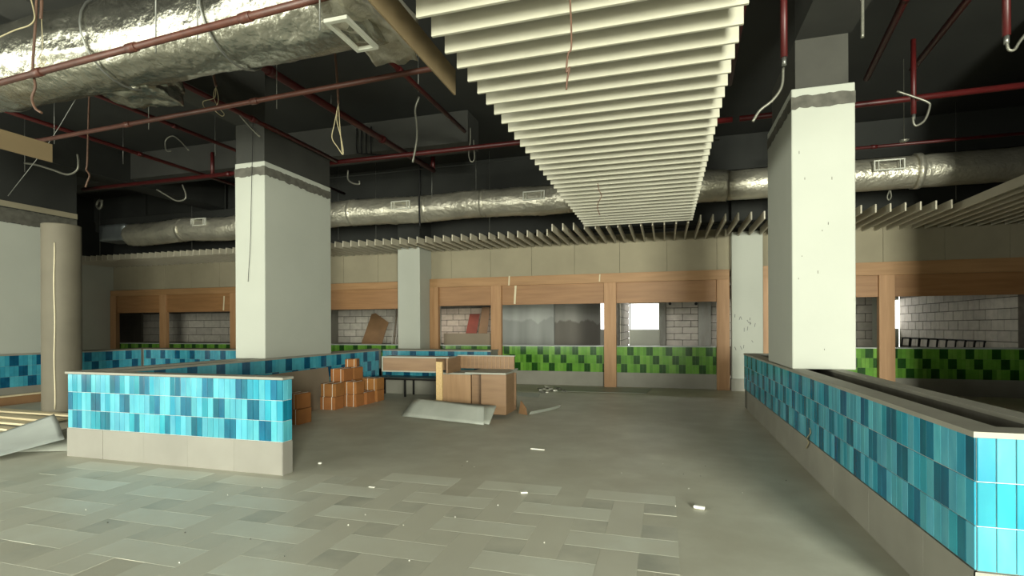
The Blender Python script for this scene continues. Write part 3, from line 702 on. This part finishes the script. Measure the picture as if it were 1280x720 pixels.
hang(cb, 'wire loops below the long brown conduit', [(423, 130), (418, 155), (415, 172), (422, 184), (429, 193), (427, 175), (421, 150), (423, 132), (425, 160), (428, 192)], 5.6, .006, M_wire)
hang(cb, 'brown cable poking down through the cream slat raft', [(712, -20), (713, 10), (714, 30), (714, 60), (710, 68), (708, 90), (712, 84), (709, 100), (708, 112)], 3.0, .006, M_cond)
hang(cb, 'thin dark cable end poking through the far part of the slat raft', [(747, 229), (749, 238), (752, 245), (748, 253), (747, 260), (750, 269)], 6.6, .006, M_cond)
hang(cb, 'dark cable hanging against the slim foil duct', [(524, 205), (525, 225), (524, 250), (525, 285)], 10.75, .02, M_black)
hang(cb, 'thin slanting steel wire by the wall pier', [(97, 120), (60, 180), (10, 245)], 6.0, .006, M_rod)
hang(cb, 'thin black wire running down the front of the planter column', [(317, 100), (316, 165), (314, 250), (313, 300), (310, 352)], 6.785, .004, M_black)
t_w = [PX(u, v, 1.343) for u, v in ((1012, 535), (1013, 541), (1009, 548), (1011, 553), (1008, 560))]
tag(obj('wire_stub', tube(bmesh.new(), smooth_pts(t_w), .006, 6), M_wire), 'pale wire stub poking out low on the trough planter tiles', 'cable')
RODS = [(195, 0, 66, 3.4), (247, 0, 50, 3.4), (400, 0, 38, 2.9), (186, 98, 162, 5.6), (154, 110, 205, 8), (346, 60, 136, 5.8), (414, 92, 130, 8), (521, 8, 70, 4.6), (523, 70, 115, 7.0), (269, 150, 195, 8.0), (68, 118, 180, 6), (31, 150, 215, 7), (423, 215, 300, 11.62), (470, 220, 300, 11.62), (540, 205, 262, 11), (595, 208, 240, 11), (240, 240, 320, 11.62), (125, 285, 325, 11.4), (612, 210, 300, 11.62), (1195, 150, 250, 11.62)]
for u, v0, v1, y in RODS:
    b = PY(u, v1, y); tag(obj('hanger_rod', tube(bmesh.new(), [Vector((b.x, b.y, ZC)), b], .0055, 5), M_rod), 'thin steel hanger rod dropping from the dark ceiling', 'rod', 'ceiling hanger rods')
for xx in (-1.28, .24):
    for yy in (3.6, 5.6, 7.6, 9.6):
        tag(obj('hanger_rod', tube(bmesh.new(), [(xx, yy, ZC), (xx, yy, 3.67)], .004, 5), M_rod), 'thin steel rod holding up the cream slat raft', 'rod', 'raft hanger rods')
bm = bmesh.new(); p = PY(1130, 178, 9.5); tube(bm, [p, p+Vector((0, 0, .035)), p+Vector((0, 0, .04)), Vector((p.x, p.y, ZC))], .06, 12, True, lambda i, a, q: (.03, .07, .006, .004)[i])
tag(obj('smoke_detector', bm, M_hose), 'small pale detector on a rod over the dark right side', 'detector')
tag(obj('cable_conduit', tube(bmesh.new(), [(-9, 10.6, 4.994), (1, 10.6, 4.994)], .012, 6), M_dark), 'thin grey cable conduit strung across above the slim foil duct', 'conduit')
cbt = thing('conduit_bundle', (-5.7, 9.27, 4.9), 'bundle of four black conduits bending along the grey cross beam', 'conduit')
for k in range(4):
    x_ = -6.0+.11*k
    obj('conduit', tube(bmesh.new(), smooth_pts([(x_, 9.27, 5.5), (x_, 9.27, 5.05-.02*k), (x_+.1, 9.27, 4.98-.02*k), (x_+.45, 9.27, 4.93-.02*k)]), .014, 6), M_black, cbt)

# ---------------------------------------------------------------- cardboard boxes
def carton(x, y, z, w_, d_, h_, rz, label):
    t = thing('cardboard_box', (x, y, z), label, 'box', 'cardboard boxes by the long blue planter')
    R = Matrix.Translation((x, y, z)) @ Matrix.Rotation(rz, 4, 'Z')
    bm = bmesh.new(); box(bm, -w_/2, w_/2, -d_/2, d_/2, 0, h_, M=R); bevel(bm, .006); obj('carton', bm, M_card, t)
    for s in (-.28, .28):
        bm = bmesh.new(); e = .004
        box(bm, s*w_-.004, s*w_+.004, -d_/2-e, d_/2+e, -0 if z < .01 else 0, h_+e, M=R); obj('strap', bm, M_strap, t)
    bm = bmesh.new(); box(bm, -w_/2-.001, w_/2+.001, -.025, .025, h_-.004, h_+.0015, M=R); obj('tape', bm, M_card, t)
bh = .225
LV = {1: ('single',), 2: ('lower', 'upper'), 3: ('lowest', 'middle', 'top')}
def stack(x, y, n, lab, w_=.30, d_=.30, jit=.012):
    for k in range(n): carton(x+random.uniform(-jit, jit), y+random.uniform(-jit, jit), k*(bh+.006), w_, d_, bh, random.uniform(-.05, .05), LV[n][k]+' strapped cardboard box '+lab)
stack(-5.74, 8.06, 2, 'of the two-high stack nearest the leaning brown board', .30, .28)
stack(-5.84, 8.49, 3, 'of the first tall stack against the blue tiles', .28, .29)
stack(-5.55, 8.46, 2, 'of the outer row stack nearest the leaning board', .25, .27)
stack(-5.84, 8.83, 3, 'of the tall stack carrying the tilted box', .29, .28)
stack(-5.55, 8.80, 1, 'between the two taller outer row stacks', .26, .30)
stack(-5.84, 9.17, 2, 'of the stack against the tiles nearest the bench', .29, .28)
stack(-5.53, 9.14, 2, 'of the outer row stack nearest the bench', .26, .28)
carton(-5.84, 8.84, .696, .22, .24, .15, .35, 'tilted cardboard box alone on the very top of the pile')
stack(-5.40, 6.72, 2, 'of the pair hidden behind the short blue wall', .26, .30)
slab('leaning_board', 'large dull brown board leaning against the long blue planter', 'board', [(-5.93, 5.6, .0), (-5.93, 8.32, .0), (-6.035, 8.32, .72), (-6.035, 5.6, .70)], .018, M_brd)

# ---------------------------------------------------------------- bench
t = thing('bench', (-5.2, 10.08, 0), 'low black metal bench in front of the blue tiled cross wall', 'bench')
obj('seat', bevel(boxes((-5.98, -3.9, 9.82, 10.26, .38, .405)), .004), M_bench, t)
obj('frame', boxes((-5.96, -3.92, 9.83, 9.86, .35, .38), (-5.96, -3.92, 10.22, 10.25, .35, .38)), M_black, t)
for xx in (-5.94, -5.24, -4.5, -3.96):
    for yy in (9.845, 10.235): obj('leg', boxes((xx-.016, xx+.016, yy-.016, yy+.016, 0, .35)), M_black, t)
obj('stretcher', boxes((-5.956, -5.924, 9.861, 10.219, .06, .08), (-4.516, -4.484, 9.861, 10.219, .06, .08)), M_black, t)

# ---------------------------------------------------------------- reception desk
t = thing('reception_desk', (-3, 8.2, 0), 'unfinished wood veneer reception desk with a raised shelf and raw chipboard edge', 'desk')
c = obj('cabinet', boxes((-2.84, -2.42, 7.88, 8.34, .06, .70)), M_ven2, t)  # body coloured dark so the gaps round door and drawer read as shadow lines
obj('drawer_front', boxes((-2.835, -2.425, 7.856, 7.878, .585, .69)), M_ven, c)
obj('door', boxes((-2.835, -2.425, 7.856, 7.878, .075, .56)), M_ven, c)
obj('plinth', boxes((-2.83, -2.43, 7.89, 8.3, 0, .06)), M_osb, c)
obj('cabinet', bevel(boxes((-3.72, -3.17, 8.28, 8.8, 0, .645)), .003), M_ven, t)
obj('gap_panel', boxes((-3.12, -2.86, 8.20, 8.8, 0, .66)), M_ven2, t)
obj('worktop', boxes((-3.74, -3.10, 8.24, 8.86, .648, .675), (-3.10, -2.41, 7.84, 8.36, .70, .725), (-3.10, -2.50, 8.36, 8.86, .70, .725)), M_lam, t)
obj('back_panel', boxes((-3.52, -2.50, 8.62, 8.65, .725, .945), (-3.52, -3.49, 8.05, 8.62, .68, .945)), M_ven2, t)
for k in range(12): obj('rib', boxes((-3.46+.078*k, -3.45+.078*k, 8.612, 8.621, .73, .94)), M_ven, t)
obj('shelf_top', boxes((-4.72, -3.46, 8.03, 8.33, .935, .955), (-3.54, -2.49, 8.60, 8.68, .945, .96)), M_lam, t)
obj('shelf_front', boxes((-4.70, -3.70, 8.04, 8.06, .71, .934)), M_ven2, t)
obj('shelf_edge', boxes((-4.72, -4.70, 8.03, 8.33, .69, .935), (-4.70, -3.70, 8.03, 8.33, .69, .71)), M_lam, t)
obj('shelf_back', boxes((-4.70, -3.56, 8.31, 8.33, .71, .934)), M_ven2, t)
obj('raw_end_panel', boxes((-3.69, -3.58, 8.02, 8.06, 0, .875)), M_osb, t)
obj('rear_panel', boxes((-3.72, -2.52, 8.80, 8.83, 0, .65)), M_ven2, t)

# grey sheet in front of the desk (two layers)
def sheet(name, label, fn, nu, nv, th, mat, cat='sheet'):
    bm = bmesh.new(); G = [[Vector(fn(i/nu, j/nv)) for j in range(nv+1)] for i in range(nu+1)]
    A = [[bm.verts.new(p) for p in r] for r in G]; B = []
    for i in range(nu+1):
        row = []
        for j in range(nv+1):
            du = G[min(i+1, nu)][j]-G[max(i-1, 0)][j]; dv = G[i][min(j+1, nv)]-G[i][max(j-1, 0)]
            row.append(bm.verts.new(G[i][j]+du.cross(dv).normalized()*th))
        B.append(row)
    for i in range(nu):
        for j in range(nv):
            f = bm.faces.new((A[i][j], A[i+1][j], A[i+1][j+1], A[i][j+1])); f.smooth = True
            f = bm.faces.new((B[i][j], B[i][j+1], B[i+1][j+1], B[i+1][j])); f.smooth = True
    for i in range(nu):
        bm.faces.new((A[i][0], B[i][0], B[i+1][0], A[i+1][0])); bm.faces.new((A[i][nv], A[i+1][nv], B[i+1][nv], B[i][nv]))
    for j in range(nv):
        bm.faces.new((A[0][j], A[0][j+1], B[0][j+1], B[0][j])); bm.faces.new((A[nu][j], B[nu][j], B[nu][j+1], A[nu][j+1]))
    return tag(obj(name, bm, mat), label, cat)
def bil(a, b, c_, d): 
    a, b, c_, d = map(Vector, (a, b, c_, d))
    return lambda s, q: (a*(1-s)+b*s)*(1-q)+(d*(1-s)+c_*s)*q
f0 = bil((-4.10, 7.60, .012), (-2.56, 7.22, .012), (-2.66, 7.52, .235), (-3.97, 7.92, .265))
sheet('laminate_sheet', 'stained grey laminate sheet propped at a slant in front of the reception desk', lambda s, q: f0(s, q)+Vector((0, 0, .05*math.sin(math.pi*q)*(1-s))), 10, 6, .012, M_sheet)
f1_ = bil((-3.6, 7.62, .008), (-2.50, 7.29, .008), (-2.50, 7.63, .235), (-3.5, 7.94, .22))
sheet('laminate_sheet', 'second grey laminate sheet behind the stained one at the reception desk', lambda s, q: f1_(s, q), 6, 4, .012, M_lam)
# ---------------------------------------------------------------- sheets and planks, far left
f2_ = bil(PZ(-25, 577, .02), PY(80.5, 549, 4.55), PY(68, 518, 4.95), PY(-25, 550, 4.6))
sheet('bent_sheet', 'bent pale grey sheet lying on top of loose boards beside the short blue wall', lambda s, q: f2_(s, q)+Vector((0, 0, .035*math.sin(math.pi*q))), 12, 8, .006, M_lam2)
f3_ = bil((-7.45, 4.15, .012), (-6.75, 4.42, .012), (-6.8, 5.3, .18), (-7.6, 5.2, .18))
sheet('grey_board', 'flat grey board underneath the bent pale sheet', lambda s, q: f3_(s, q), 6, 4, .012, M_lam)
for k in range(7):
    y_ = 5.15+.17*k; x_ = -10.9+.08*k
    bm = bmesh.new(); M = Matrix.Translation((x_, y_, .012+.03*(k % 2))) @ Matrix.Rotation(-.06+.03*(k % 3), 4, 'Z')
    box(bm, -1.0, 2.0-.12*k, 0, .14, 0, .03, M=M); bevel(bm, .003)
    tag(obj('timber_plank', bm, M_plank), 'pale timber plank in the floor pile by the round column, %s from the bent sheet' % ORD[k], 'plank', 'timber planks by the round column')
tag(obj('timber_plank', bevel(boxes((-12.1, -11.98, 4.5, 8.3, .16, .19)), .003), M_plank), 'long pale batten along the foot of the dark blue tiled wall', 'plank')
tag(obj('plinth_board', bevel(boxes((-12.1, -11.99, 4.5, 8.3, 0, .158)), .003), M_brnb), 'dark brown board along the foot of the dark blue tiled wall', 'board')

# ---------------------------------------------------------------- debris
fc = bil((-2.16, 8.28, .004), (-1.98, 9.25, .004), (-2.0, 9.25, .09), (-2.2, 8.28, .05))
bm = bmesh.new(); pts = [Vector((-2.13+.34*math.sin(t_*1.3), 8.24+t_*.9, .02)) for t_ in [i/10 for i in range(11)]]
for i in range(10):
    a, b = pts[i], pts[i+1]; bm.faces.new([bm.verts.new(q) for q in (a, b, b+Vector((.02, 0, .05)), a+Vector((.02, 0, .05)))])
bmesh.ops.remove_doubles(bm, verts=list(bm.verts), dist=.0005)
bmesh.ops.solidify(bm, geom=list(bm.faces), thickness=.012)
tag(obj('edge_strip', bm, M_lam), 'curved grey edge strip lying on the floor beside the reception desk', 'strip')
slab('board_scrap', 'small pointed dark brown board scrap leaning at the corner of the reception desk', 'scrap', [(-2.34, 8.35, .012), (-2.16, 8.22, .012), (-2.2, 8.3, .12), (-2.32, 8.42, .22)], .012, M_brnb)
slab('floor_sheet', 'long grey sheet lying flat at the foot of the bright green counter', 'sheet', [(-2.6, 12.45, .006), (-2.4, 11.5, .006), (-.4, 11.6, .006), (-.3, 12.5, .006)], .006, M_lam)
slab('floor_sheet', 'grey sheet offcut lying flat between reception desk and green counter', 'sheet', [(-3.3, 10.6, .006), (-2.5, 10.4, .006), (-2.6, 11.0, .006), (-3.4, 11.2, .006)], .006, M_lam)
for k in range(16):
    x_ = random.uniform(-2.9, -2.1); y_ = random.uniform(11.15, 12.3); s_ = random.uniform(.03, .08)
    bm = bmesh.new(); box(bm, -s_, s_, -s_*.6, s_*.6, 0, .012+.01*(k % 3), M=Matrix.Translation((x_, y_, .0125)) @ Matrix.Rotation(random.random()*3, 4, 'Z'))
    tag(obj('rubble_chip', bm, M_chip if k % 2 else M_rawc), 'small rubble chip in the litter at the foot of the bright green counter', 'debris', 'rubble by the green counter')
def chip(label, u, v, l, w_, h, rz, group=None):
    p = PZ(u, v, .003); bm = bmesh.new()
    box(bm, -l/2, l/2, -w_/2, w_/2, 0, h, M=Matrix.Translation((p.x, p.y, .0035)) @ Matrix.Rotation(rz, 4, 'Z')); bevel(bm, min(h, w_)*.2)
    tag(obj('debris_chip', bm, M_chip), label, 'debris', group)
chip('long white strip of debris on the floor in front of the reception desk', 672, 562, .17, .03, .012, -.1)
chip('white stubby offcut on the floor beside the trough planter shadow', 874, 636, .085, .03, .024, -.25)
chip('cream crumpled chip on the patterned tiles', 655, 616, .06, .045, .012, .4)
chip('white chip pair on the floor beside the short blue wall end', 400, 580, .035, .03, .02, .3)
chip('thin white sliver on the floor near the short blue wall end', 465, 609, .06, .02, .006, 0)
for k in range(28):
    u = random.uniform(30, 1000); v = random.uniform(575, 715)
    if 83 < u < 400 and v < 602: continue
    p = PZ(u, v, .003)
    if p.x > 1.25 or (p.x < -3.55 and p.y > 4.2): continue
    s_ = random.uniform(.003, .006)
    bm = bmesh.new(); bmesh.ops.create_icosphere(bm, subdivisions=1, radius=s_, matrix=Matrix.Translation((p.x, p.y, .0035+s_*.6)))
    tag(obj('grit', bm, random.choice((M_chip, M_chip, M_rawc))), 'tiny crumb of grit scattered over the floor', 'grit', 'grit on the floor')
